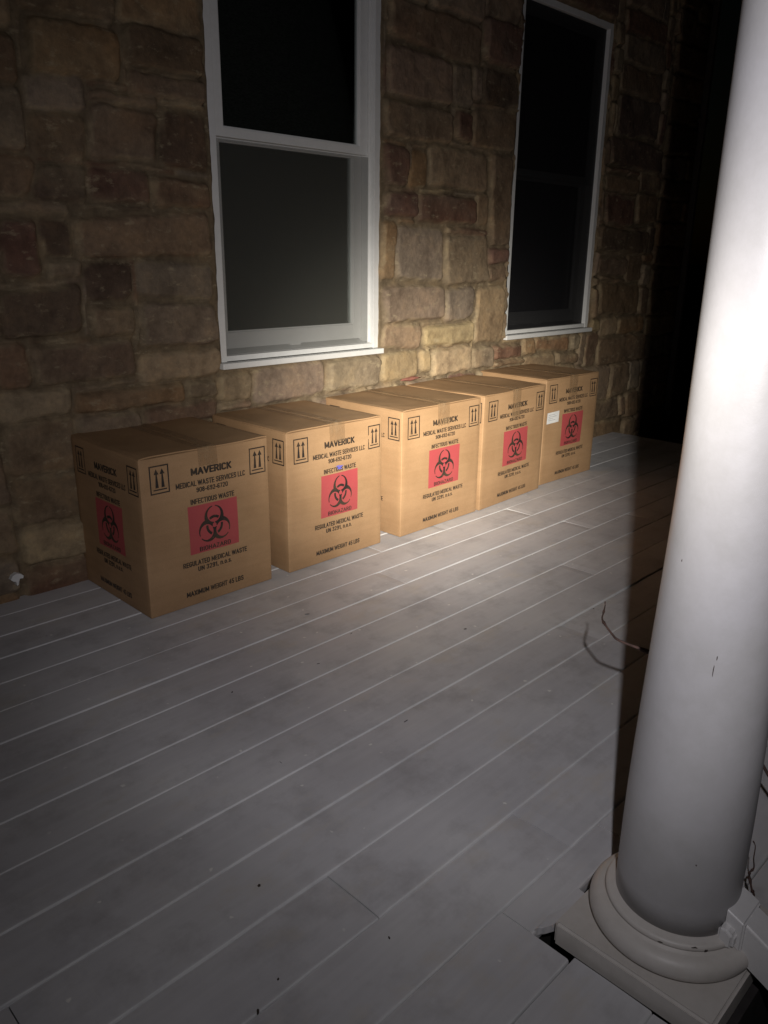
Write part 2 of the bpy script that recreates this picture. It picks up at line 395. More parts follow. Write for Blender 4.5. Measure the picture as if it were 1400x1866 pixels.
# ------------------------------------------------------------------ stone wall
WINS = [(1.704, 2.560, .683, 2.325), (3.494, 4.350, .683, 2.325)]
ST = [(2.561,1.398,2.702,1.564,'r'),(2.717,1.395,2.841,1.556,'o'),(2.847,1.409,3.289,1.573,'t'),(2.563,1.263,2.781,1.382,'r'),(2.787,1.251,3.197,1.378,'r'),(3.203,1.25,3.305,1.404,'b'),(3.313,1.16,3.485,1.586,'b'),(2.557,.994,2.648,1.247,'o'),(2.653,.992,2.978,1.229,'g'),(2.985,.973,3.306,1.204,'g'),(3.311,1.071,3.485,1.152,'r'),(3.318,.984,3.485,1.062,'b'),(2.57,.824,2.988,.972,'p'),(2.999,.809,3.212,.959,'g'),(3.241,.673,3.48,.955,'y'),(2.572,.702,2.834,.813,'t'),(2.845,.695,3.222,.798,'y'),(2.564,.554,2.813,.689,'y'),(2.823,.574,2.9,.685,'y'),(2.909,.549,3.213,.680,'y'),(3.219,.551,3.387,.658,'t'),(3.391,.582,3.647,.655,'r'),(2.56,1.585,3.004,1.73,'b'),(3.021,1.605,3.141,1.744,'r'),(3.148,1.60,3.487,1.779,'b'),(1.06,1.374,1.248,1.501,'b'),(1.257,1.383,1.494,1.541,'b'),(1.505,1.381,1.695,1.554,'d'),(1.078,1.259,1.24,1.362,'d'),(1.243,1.264,1.457,1.363,'r'),(1.464,1.25,1.697,1.35,'r'),(1.181,1.089,1.694,1.228,'b'),(.949,1.033,1.075,1.211,'r'),(1.083,1.082,1.176,1.216,'d'),(1.375,.947,1.691,1.073,'g'),(1.197,.944,1.362,1.067,'d'),(.923,.846,1.177,1.004,'d'),(1.206,.832,1.362,.927,'b'),(1.38,.794,1.695,.936,'g'),(1.001,.69,1.356,.822,'b'),(1.367,.665,1.692,.771,'y'),(1.088,1.597,1.379,1.755,'o'),(1.39,1.66,1.687,1.782,'d'),(1.401,1.575,1.692,1.653,'b'),(1.55,.589,1.679,.656,'b'),(1.686,.560,1.835,.672,'t'),(1.848,.530,2.230,.672,'p'),(2.24,.535,2.551,.675,'g'),(3.203,1.96,3.485,2.142,'r'),(3.217,1.797,3.485,1.945,'d'),(4.453,1.787,4.934,1.999,'d'),(4.401,1.619,5.012,1.772,'d'),(4.385,1.485,4.76,1.574,'b'),(4.412,1.303,4.749,1.462,'r'),(4.773,1.314,5.037,1.492,'b'),(4.36,1.139,4.947,1.28,'d'),(4.377,1.007,4.719,1.114,'b'),(4.412,.772,4.922,.958,'b'),(4.691,.64,5.046,.752,'o'),(4.468,.457,5.055,.629,'b'),(3.775,.59,4.134,.665,'o'),
      (2.585,1.745,2.99,1.93,'t'),(3.0,1.76,3.14,1.93,'g'),(2.585,1.945,3.19,2.10,'b')]
PAL = dict(g=(.20, .165, .125), t=(.215, .165, .115), b=(.175, .128, .086), d=(.095, .069, .051), r=(.135, .078, .058), o=(.215, .14, .08), y=(.31, .248, .155), p=(.225, .178, .135))
MORT = (.165, .124, .078)
LIP = (.36, .29, .18)

def build_wall():
    X0, X1, Z0, Z1, S = -.8, 5.50, -.62, 2.75, .0078
    nx = int((X1-X0)/S)+1; nz = int((Z1-Z0)/S)+1
    xs = X0+np.arange(nx)*S; zs = Z0+np.arange(nz)*S
    # --- pack further stones of random size into what the traced ones leave free
    g = .02; cx = int((X1-X0)/g)+1; cz = int((Z1-Z0)/g)+1
    occ = np.zeros((cx, cz), bool); stones = list(ST); rng = random.Random(11)
    def cell(a, o): return int(round((a-o)/g))
    for s in ST: occ[max(0, cell(s[0]-.004, X0)):cell(s[2]+.004, X0), max(0, cell(s[1]-.004, Z0)):cell(s[3]+.004, Z0)] = True
    for wn in WINS: occ[cell(wn[0], X0):cell(wn[1], X0), cell(wn[2], Z0):cell(wn[3], Z0)] = True
    for j in range(cz):
        for i in range(cx):
            if occ[i, j]: continue
            wmax = rng.choice([12, 16, 20, 24, 28, 32]); hmax = rng.choice([6, 7, 7, 8, 9])
            w_ = 1
            while w_ < wmax and i+w_ < cx and not occ[i+w_, j]: w_ += 1
            rem = 0
            while i+w_+rem < cx and rem < 4 and not occ[i+w_+rem, j]: rem += 1
            if rem < 4: w_ += rem
            h_ = 1
            while h_ < hmax and j+h_ < cz and not occ[i:i+w_, j+h_].any(): h_ += 1
            rem = 0
            while j+h_+rem < cz and rem < 3 and not occ[i:i+w_, j+h_+rem].any(): rem += 1
            if rem < 3: h_ += rem
            occ[i:i+w_, j:j+h_] = True
            a = .003
            stones.append((X0+i*g+a, Z0+j*g+a, X0+(i+w_)*g-a, Z0+(j+h_)*g-a, rng.choice('bbbbttggdrroyptb')))
    n1, n2, n3 = VN(1), VN(2), VN(3)
    XX, ZZ = np.meshgrid(xs, zs, indexing='ij')
    wx = XX+.020*n1.fbm(XX*4, ZZ*4, 3)+.006*n1.fbm(XX*25, ZZ*25, 2)
    wz = ZZ+.018*n2.fbm(XX*3, ZZ*5, 3)+.006*n2.fbm(XX*22+5, ZZ*22, 2)
    Hh = np.zeros((nx, nz)); col = np.zeros((nx, nz, 3)); col[:] = MORT
    col *= (1+.10*n3.fbm(XX*6, ZZ*6, 4))[..., None]
    for s in stones:
        x0, z0, x1, z1, c = s
        i0 = max(0, int((x0-X0)/S)-5); i1 = min(nx, int((x1-X0)/S)+6); j0 = max(0, int((z0-Z0)/S)-5); j1 = min(nz, int((z1-Z0)/S)+6)
        if i1 <= i0 or j1 <= j0: continue
        ax = wx[i0:i1, j0:j1]; az = wz[i0:i1, j0:j1]
        hx, hz = (x1-x0)/2+.001, (z1-z0)/2+.001; mx, mz = (x0+x1)/2, (z0+z1)/2
        sk = rng.uniform(-.10, .10)
        r = min(.03, hx*.5, hz*.5)
        qx = np.abs(ax-mx-sk*(az-mz))-(hx-r); qz = np.abs(az-mz-rng.uniform(-.04, .04)*(ax-mx))-(hz-r)
        d = r-(np.hypot(np.maximum(qx, 0), np.maximum(qz, 0))+np.minimum(np.maximum(qx, qz), 0))
        t = np.clip((d+.001)/.014, 0, 1); t = t*t*(3-2*t)
        amp = rng.uniform(.012, .034); tx, tz = rng.uniform(-.03, .03), rng.uniform(-.05, .03)
        h = t*(amp+tx*(ax-mx)+tz*(az-mz)+.009*n3.fbm(ax*7+rng.random()*50, az*9, 4))
        h = np.maximum(h, 0)
        sub = Hh[i0:i1, j0:j1]; up = h > sub
        base = np.array(PAL[c])*np.array([1.14, 1.06, 1.0])*rng.uniform(.82, 1.08)*np.array([1, rng.uniform(.96, 1.03), rng.uniform(.92, 1.06)])
        second = base*.35+np.array(PAL[rng.choice('btgoy')])*.65
        k = np.clip(.5+1.1*n2.fbm(ax*5+rng.random()*30, az*8, 4), 0, 1)[..., None]*.6
        cc_ = base*(1-k)+second*k
        e = np.clip((d+.002)/.009, 0, 1)[..., None]
        lip = np.clip(1-np.abs(d-.006)/.010, 0, 1)*np.clip(.5+1.6*n1.fbm(ax*11+3, az*11, 3), 0, 1)
        cc_ = cc_*(1-.62*lip[..., None])+np.array(LIP)*.62*lip[..., None]
        cs = col[i0:i1, j0:j1]; new = cs*(1-e)+cc_*e
        cs[up] = new[up]; sub[up] = h[up]
    Hh += .003*n1.fbm(XX*14, ZZ*14, 4)
    # --- mesh, with the two window openings left out
    Y = WY-Hh
    XV = XX.copy(); ZV = ZZ.copy()
    mask = np.ones((nx-1, nz-1), bool)
    for (a, b, c_, d_) in WINS:
        ia, ib = int(round((a+.007-X0)/S)), int(round((b-.007-X0)/S)); ja, jb = int(round((c_+.008-Z0)/S)), int(round((d_-.008-Z0)/S))
        mask[ia:ib, ja:jb] = False
        wob = lambda t, o: .0045*np.array([noise.noise(Vector((q*9, o, 0)))+.7*noise.noise(Vector((q*26, o, 3))) for q in t])
        XV[ia, ja:jb+1] = a+.006+wob(zs[ja:jb+1], 1.+a); XV[ib, ja:jb+1] = b-.006+wob(zs[ja:jb+1], 2.+a)
        ZV[ia:ib+1, ja] = c_+.008; ZV[ia:ib+1, jb] = d_-.006+wob(xs[ia:ib+1], 4.+a)
    idx = np.arange(nx*nz).reshape(nx, nz)
    q = np.stack([idx[:-1, :-1], idx[1:, :-1], idx[1:, 1:], idx[:-1, 1:]], -1)[mask]
    co = np.stack([XV, Y, ZV], -1).reshape(-1, 3)
    # rim of the openings and of the whole sheet goes back into the wall
    ed = {}
    for f in q:
        for a, b in ((f[0], f[1]), (f[1], f[2]), (f[2], f[3]), (f[3], f[0])):
            if (b, a) in ed: del ed[(b, a)]
            else: ed[(a, b)] = 1
    bv = sorted({a for e_ in ed for a in e_}); mp = {a: nx*nz+i for i, a in enumerate(bv)}
    back = co[bv].copy(); back[:, 1] = WY+.16
    co = np.vstack([co, back])
    rim = np.array([(b, a, mp[a], mp[b]) for a, b in ed])
    fc = np.vstack([q, rim])
    used = np.zeros(len(co), bool); used[fc.ravel()] = True
    remap = np.cumsum(used)-1
    colf = np.vstack([col.reshape(-1, 3), np.tile(np.array(MORT), (len(bv), 1))])[used]
    co = co[used]; fc = remap[fc]
    me = bpy.data.meshes.new('stone_wall')
    me.vertices.add(len(co)); me.vertices.foreach_set('co', co.ravel())
    me.loops.add(fc.size); me.loops.foreach_set('vertex_index', fc.ravel().astype(np.int32))
    me.polygons.add(len(fc)); me.polygons.foreach_set('loop_start', np.arange(0, fc.size, 4, dtype=np.int32)); me.polygons.foreach_set('loop_total', np.full(len(fc), 4, np.int32))
    me.update(calc_edges=True); me.validate()
    me.polygons.foreach_set('use_smooth', np.ones(len(me.polygons), bool))
    at = me.color_attributes.new('col', 'FLOAT_COLOR', 'POINT')
    at.data.foreach_set('color', np.hstack([colf, np.ones((len(colf), 1))]).ravel())
    return tag(link('stone_wall', me, M['stone']), 'brown fieldstone house wall with beige mortar behind the row of cartons', 'wall')
build_wall()

# ------------------------------------------------------------------ windows
def window(x0, x1, z0, z1, label, dark):
    y = WY
    t = thing('sash_window', label, 'window', ((x0+x1)/2, y, z0)); o = tuple(t.location)
    B = lambda n, L, m_, b=.0015, p=t: boxes(n, L, m_, p, b, o)
    fw_ = .036
    # frame: jambs and head, stepped profile
    B('window_frame', [(x0, x0+fw_, y+.004, y+.14, z0+.024, z1), (x1-fw_, x1, y+.004, y+.14, z0+.024, z1), (x0+fw_, x1-fw_, y+.004, y+.14, z1-fw_, z1),
                       (x1-fw_-.010, x1-fw_, y+.028, y+.13, z0+.05, z1-fw_), (x0+fw_, x0+fw_+.010, y+.028, y+.13, z0+.05, z1-fw_),
                       (x0+fw_+.0005, x1-fw_-.0005, y+.006, y+.03, z0+.026, z0+.046)], M['win'])
    B('window_sill', [(x0-.002, x1+.004, y-.026, y+.02, z0, z0+.0225)], M['win'], .003)
    # sloping inner sill
    a, b = x0+fw_+.001, x1-fw_-.001
    V = [(a, y+.03, z0+.043), (b, y+.03, z0+.043), (b, y+.12, z0+.070), (a, y+.12, z0+.070), (a, y+.03, z0+.03), (b, y+.03, z0+.03), (b, y+.12, z0+.03), (a, y+.12, z0+.03)]
    mesh('inner_sill', [(v[0]-o[0], v[1]-o[1], v[2]-o[2]) for v in V], [(0, 1, 2, 3), (4, 7, 6, 5), (0, 4, 5, 1), (1, 5, 6, 2), (2, 6, 7, 3), (3, 7, 4, 0)], M['win'], t)
    def sash(yf, za, zb, lo_, hi, st, name):
        L, R = x0+fw_+.011, x1-fw_-.011
        s = B(name, [(L, L+st, yf, yf+.032, za, zb), (R-st, R, yf, yf+.032, za, zb), (L+st, R-st, yf+.0005, yf+.0315, za, za+lo_), (L+st, R-st, yf+.0005, yf+.0315, zb-hi, zb),
                     # glazing bead, one small step in
                     (L+st, L+st+.006, yf+.006, yf+.026, za+lo_, zb-hi), (R-st-.006, R-st, yf+.006, yf+.026, za+lo_, zb-hi),
                     (L+st+.006, R-st-.006, yf+.006, yf+.026, za+lo_, za+lo_+.006), (L+st+.006, R-st-.006, yf+.006, yf+.026, zb-hi-.006, zb-hi)], M['win'])
        g_ = B('glass_pane', [(L+st, R-st, yf+.014, yf+.017, za+lo_, zb-hi)], M['glass'], 0, s)
        return s
    mz = 1.536
    sash(y+.036, mz-.031, z1-fw_-.002, .031, .045, .042, 'upper_sash')
    ls = sash(y+.073, z0+.064, mz-.002, .062, .036, .045, 'lower_sash')
    B('sash_lock', [((x0+x1)/2-.02, (x0+x1)/2+.03, y+.072, y+.092, z0+.0575, z0+.067)], M['win'], .002, t)
    B('shade_or_dark_sheet', [(x0+.05, x1-.05, y+.118, y+.121, z0+.06, z1-.04)], M['dark'] if dark else M['blind'], 0)  # no blind in the dark window: its unlit room is a near-black sheet
    if not dark:
        B('insect_screen', [(x0+fw_+.0105, x1-fw_-.0105, y+.032, y+.0335, z0+.047, 1.497)], M['fine'], 0)
    else:
        B('insect_screen', [(x0+fw_+.0105, x1-fw_-.0105, y+.022, y+.0235, z0+.047, z1-fw_-.001)], M['screen'], 0)
    return t
window(*WINS[0], 'white sash window without screen and with grey shade, directly above the two nearest cartons', False)
window(*WINS[1], 'white framed window with a full dark insect screen, nearer the far corner of the house', True)

# reddish brick chip in the mortar
def blob(name, c, r, mat, parent=None, seed=0, n=10, flat=(1, 1, 1), smooth=True):
    bm = bmesh.new(); bmesh.ops.create_icosphere(bm, subdivisions=2, radius=1)
    for v in bm.verts:
        k = 1+.45*noise.noise(v.co*1.6+Vector((seed*3.1, seed, 0)))
        v.co = Vector((v.co.x*r*flat[0]*k, v.co.y*r*flat[1]*k, v.co.z*r*flat[2]*k))
    me = bpy.data.meshes.new(name); bm.to_mesh(me); bm.free()
    if smooth: me.polygons.foreach_set('use_smooth', [True]*len(me.polygons))
    o = link(name, me, mat, parent); o.location = c; return o
tag(blob('brick_chip', (2.755, WY-.012, .548), .045, M['under_red'], seed=4, flat=(1.5, .3, .22)), 'small red brick chip in the mortar just above the middle cartons', 'brick chip')

# white flake stuck low on the wall at far left
def flake():
    pr = [(-.020, .004), (-.012, .016), (.002, .021), (.014, .016), (.022, .008), (.020, -.001), (.010, .000), (.006, -.008), (.003, -.020), (-.003, -.021), (-.004, -.006), (-.012, -.004)]
    bm = bmesh.new(); a = [bm.verts.new((x, -.004+random.uniform(-.002, .002), z)) for x, z in pr]; b = [bm.verts.new((x*1.02, .016, z*1.02)) for x, z in pr]
    bm.faces.new(a); bm.faces.new(b[::-1])
    for i in range(len(pr)): j = (i+1) % len(pr); bm.faces.new((a[i], b[i], b[j], a[j]))
    bmesh.ops.recalc_face_normals(bm, faces=bm.faces)
    me = bpy.data.meshes.new('paint_flake'); bm.to_mesh(me); bm.free()
    o = link('paint_flake', me, M['flake']); o.location = (.848, WY-.042, .078)
    tag(o, 'small white flake stuck low on the stone wall, left of the nearest carton', 'flake')
flake()

# downspout at the dark corner of the house
def downspout():
    t = thing('downspout', 'narrow square downspout at the dark far corner of the stone wall', 'downspout', (5.44, WY-.055, -.6)); o = tuple(t.location)
    boxes('pipe', [(5.43, 5.465, WY-.075, WY-.035, -.60, 2.74)], M['pipe'], t, .006, o)
    boxes('strap', [(5.42, 5.475, WY-.078, WY-.03, .55, .575)], M['pipe'], t, .002, o); boxes('strap', [(5.42, 5.475, WY-.078, WY-.03, 1.95, 1.975)], M['pipe'], t, .002, o)
downspout()

# ------------------------------------------------------------------ cartons
def arc(cx, cy, rx, ry, a0, a1, n=10):
    return [(cx+rx*math.cos(math.radians(a0+(a1-a0)*i/n)), cy+ry*math.sin(math.radians(a0+(a1-a0)*i/n))) for i in range(n+1)]
# condensed grotesque capitals: width, strokes (unit cap height, pen radius .085)
def glyphs():
    p = .085; t, b = 1-p, p; W_ = .52; r = W_-p; m_ = W_/2; rx = m_-p
    oval = arc(m_, t-.2, rx, .2, 0, 180)+arc(m_, b+.2, rx, .2, 180, 360)+[(r, t-.2)]
    def bowl(x0, y0, y1, w=r): h = (y1-y0)/2; q = min(.2, h); return [(x0, y1)]+arc(w-.17, y1-q, .17, q, 90, 0)+arc(w-.17, y0+q, .17, q, 0, -90)+[(x0, y0)]
    def small(g, s): return (g[0]*s, [[(x*s, y*s) for x, y in l] for l in g[1]])
    G = {
     'A': (.58, [[(p*.8, b), (.29, t), (.58-p*.8, b)], [(.16, .33), (.42, .33)]]),
     'B': (W_, [[(p, b), (p, t)], bowl(p, .52, t, r-.02), bowl(p, b, .52)]),
     'C': (W_, [arc(m_, t-.2, rx, .2, 22, 180)+arc(m_, b+.2, rx, .2, 180, 338)]),
     'D': (W_, [[(p, b), (p, t)], bowl(p, b, t)]),
     'E': (.46, [[(.44, t), (p, t), (p, b), (.44, b)], [(p, .51), (.40, .51)]]),
     'F': (.45, [[(.43, t), (p, t), (p, b)], [(p, .50), (.38, .50)]]),
     'G': (W_, [arc(m_, t-.2, rx, .2, 15, 180)+arc(m_, b+.2, rx, .2, 180, 360)+[(r, .46), (.30, .46)]]),
     'H': (W_, [[(p, b), (p, t)], [(r, b), (r, t)], [(p, .51), (r, .51)]]),
     'I': (.17, [[(p, b), (p, t)]]),
     'K': (.54, [[(p, b), (p, t)], [(.46, t), (p, .42)], [(.20, .54), (.47, b)]]),
     'L': (.43, [[(p, t), (p, b), (.42, b)]]),
     'M': (.66, [[(p, b), (p, t), (.33, .22), (.66-p, t), (.66-p, b)]]),
     'N': (.54, [[(p, b), (p, t), (.54-p, b), (.54-p, t)]]),
     'O': (W_, [oval]), '0': (.48, [oval]),
     'R': (.53, [[(p, b), (p, t)], bowl(p, .48, t), [(.28, .48), (.45, b)]]),
     'S': (W_, [arc(m_, t-.19, rx, .19, 10, 180)+[(p+.03, .62), (.26, .51), (r-.02, .42)]+arc(m_, b+.19, rx, .19, 0, -170)]),
     'T': (.48, [[(.03, t), (.45, t)], [(.24, t), (.24, b)]]),
     'U': (W_, [[(p, t)]+arc(m_, b+.2, rx, .2, 180, 360)+[(r, t)]]),
     'V': (.55, [[(p*.7, t), (.275, b), (.55-p*.7, t)]]),
     'W': (.78, [[(p*.7, t), (.21, b), (.39, t-.05), (.57, b), (.78-p*.7, t)]]),
     'X': (.54, [[(p, t), (.54-p, b)], [(p, b), (.54-p, t)]]),
     'Z': (.48, [[(p, t), (.40, t), (p, b), (.42, b)]]),
     '1': (.34, [[(.05, .74), (.22, t), (.22, b)]]),
     '2': (.48, [arc(.24, t-.19, .155, .19, 165, 0)+[(.36, .56), (p, b), (.41, b)]]),
     '3': (.48, [arc(.24, t-.18, .15, .18, 160, -75)+arc(.24, b+.21, .16, .21, 80, -160)]),
     '4': (.50, [[(.33, b), (.33, t), (p, .32), (.46, .32)]]),
     '5': (.48, [[(.38, t), (.12, t), (.10, .55)]+arc(.24, b+.23, .155, .23, 110, -155)]),
     '6': (.48, [arc(.24, t-.2, .155, .2, 20, 180)+[(p, .3)]+arc(.24, b+.2, .155, .22, 180, 540)]),
     '7': (.45, [[(.05, t), (.38, t), (.18, b)]]),
     '8': (.48, [arc(.24, t-.19, .14, .19, 0, 360), arc(.24, b+.21, .155, .21, 0, 360)]),
     '9': (.48, [arc(.24, t-.2, .155, .22, 0, 360), [(.395, .72)]+arc(.24, b+.2, .155, .2, 0, -160)]),
     '-': (.30, [[(.04, .40), (.26, .40)]]), '.': (.17, [[(p, b), (p, b+.01)]]), ',': (.17, [[(p, b+.01), (p-.03, -.08)]]), ' ': (.20, []),
     'n': (.46, [[(p, b), (p, .72)], [(p, .55)]+arc(.23, .55, .145, .16, 150, 0)+[(.375, b)]]),
     'o': (.46, [arc(.23, .40, .145, .315, 0, 360, 16)]),
     's': (.42, [arc(.21, .55, .125, .15, 20, 180)+[(.13, .47), (.29, .34)]+arc(.21, .235, .125, .15, 20, -160)]),
    }
    return G
GL = glyphs()
def text_polys(s, u0, u1, zc, h, pen=.088):
    """lettering drawn as fine horizontal runs, one flat mesh"""
    segs, x = [], 0
    for ch in s:
        w_, L = GL[ch]
        segs.append((x, x+w_, L)); x += w_+.055
    tot = x-.055; su = (u1-u0)/tot; V, F = [], []
    rows = 22; st = 1.1/rows
    for a, b_, L in segs:
        P_ = [(l[i][0]+a, l[i][1], l[i+1][0]+a, l[i+1][1]) for l in L for i in range(len(l)-1)]
        if not P_: continue
        nx_ = 26; X = np.linspace(a-.04, b_+.04, nx_*2)[None, :]; Y = (np.arange(rows)+.5)[:, None]*st-.1
        D_ = np.full((rows, nx_*2), 9.)
        for x0, y0, x1, y1 in P_:
            dx, dy = x1-x0, y1-y0; q = np.clip(((X-x0)*dx+(Y-y0)*dy)/(dx*dx+dy*dy+1e-9), 0, 1)
            D_ = np.minimum(D_, np.hypot(X-x0-q*dx, Y-y0-q*dy))
        S = D_ < pen; hs = (X[0, 1]-X[0, 0])/2
        for j in range(rows):
            r_ = S[j]; i = 0
            while i < len(r_):
                if r_[i]:
                    k = i
                    while k+1 < len(r_) and r_[k+1]: k += 1
                    # sub-sample ends so slanted strokes stay smooth
                    def cut(i_, o_):
                        if o_ < 0 or o_ >= len(r_): return hs
                        d0, d1 = D_[j, i_], D_[j, o_]; return 2*hs*min(1, max(0, (pen-d0)/(d1-d0+1e-9)))
                    xa, xb = X[0, i]-cut(i, i-1), X[0, k]+cut(k, k+1); ya, yb = Y[j, 0]-st/2, Y[j, 0]+st/2; b = len(V)
                    V += [(u0+xx*su, zc+(yy-.5)*h) for xx, yy in ((xa, ya), (xb, ya), (xb, yb), (xa, yb))]; F.append((b, b+1, b+2, b+3)); i = k+1
                else: i += 1
    return V, F

def biohazard(cu, cz, unit):
    """trefoil drawn as fine horizontal runs of one flat mesh"""
    V, F = [], []
    n = 150; Hs = 27.; st = 2*Hs/n
    cs = [(math.cos(a), math.sin(a)) for a in (math.pi/2, math.pi/2+2*math.pi/3, math.pi/2-2*math.pi/3)]
    def inside(x, y):
        r = math.hypot(x, y)
        inn = [math.hypot(x-14.4*c, y-14.4*s) for c, s in cs]
        if 9.6 < r < 13.2 and min(inn) < 8.8: return True
        if r < 3: return False
        if min(inn) < 10.3: return False
        for c, s in cs:
            al = x*c+y*s; pe = abs(-x*s+y*c)
            if al > 15 and pe < 1.9: return False
            if 0 < al < 8 and pe < .55: return False
        return any(math.hypot(x-11*c, y-11*s) < 15 for c, s in cs)
    for j in range(n):
        y = -Hs+(j+.5)*st; run = None
        for i in range(2*n+1):
            x = -Hs+i*st/2; ins = i < 2*n and inside(x, y)
            if ins and run is None: run = x
            elif not ins and run is not None:
                b = len(V); ux = unit*.92; V += [(cu+run*ux, cz+(y-st/2)*unit), (cu+x*ux, cz+(y-st/2)*unit), (cu+x*ux, cz+(y+st/2)*unit), (cu+run*ux, cz+(y+st/2)*unit)]
                F.append((b, b+1, b+2, b+3)); run = None
    return V, F

def arrows(u0, z0):
    w_, h_, t = .065, .090, .0042; V, F = [], []
    def poly(p): b = len(V); V.extend([(u0+a, z0+c) for a, c in p]); F.append(tuple(range(b, b+len(p))))
    poly([(0, 0), (w_, 0), (w_, t), (0, t)]); poly([(0, h_-t), (w_, h_-t), (w_, h_), (0, h_)]); poly([(0, t), (t, t), (t, h_-t), (0, h_-t)]); poly([(w_-t, t), (w_, t), (w_, h_-t), (w_-t, h_-t)])
    for cx in (.0225, .0425):
        poly([(cx-.0055, .020), (cx+.0055, .020), (cx+.0022, .062), (cx-.0022, .062)]); poly([(cx-.0085, .062), (cx+.0085, .062), (cx, .079)])
    poly([(.010, .0115), (.055, .0115), (.055, .0155), (.010, .0155)])
    return V, F

TXT = [text_polys('MAVERICK', .171, .318, .449, .0235, .10), text_polys('MEDICAL WASTE SERVICES LLC', .116, .371, .4115, .0180), text_polys('908-692-6720', .186, .301, .3880, .0160),
       text_polys('INFECTIOUS WASTE', .163, .324, .3515, .0175), text_polys('REGULATED MEDICAL WASTE', .121, .364, .1450, .0175),
       text_polys('UN 3291, n.o.s.', .174, .303, .1225, .0165), text_polys('MAXIMUM WEIGHT 45 LBS', .127, .347, .0430, .0180)]
PRINT = [('lettering', TXT), ('arrow_mark', [arrows(.031, .401)]), ('arrow_mark', [arrows(.390, .399)])]
HAZ = [('biohazard_symbol', [biohazard(.243, .2595, .00258)]), ('lettering', [text_polys('BIOHAZARD', .184, .301, .1880, .0155, .075)])]

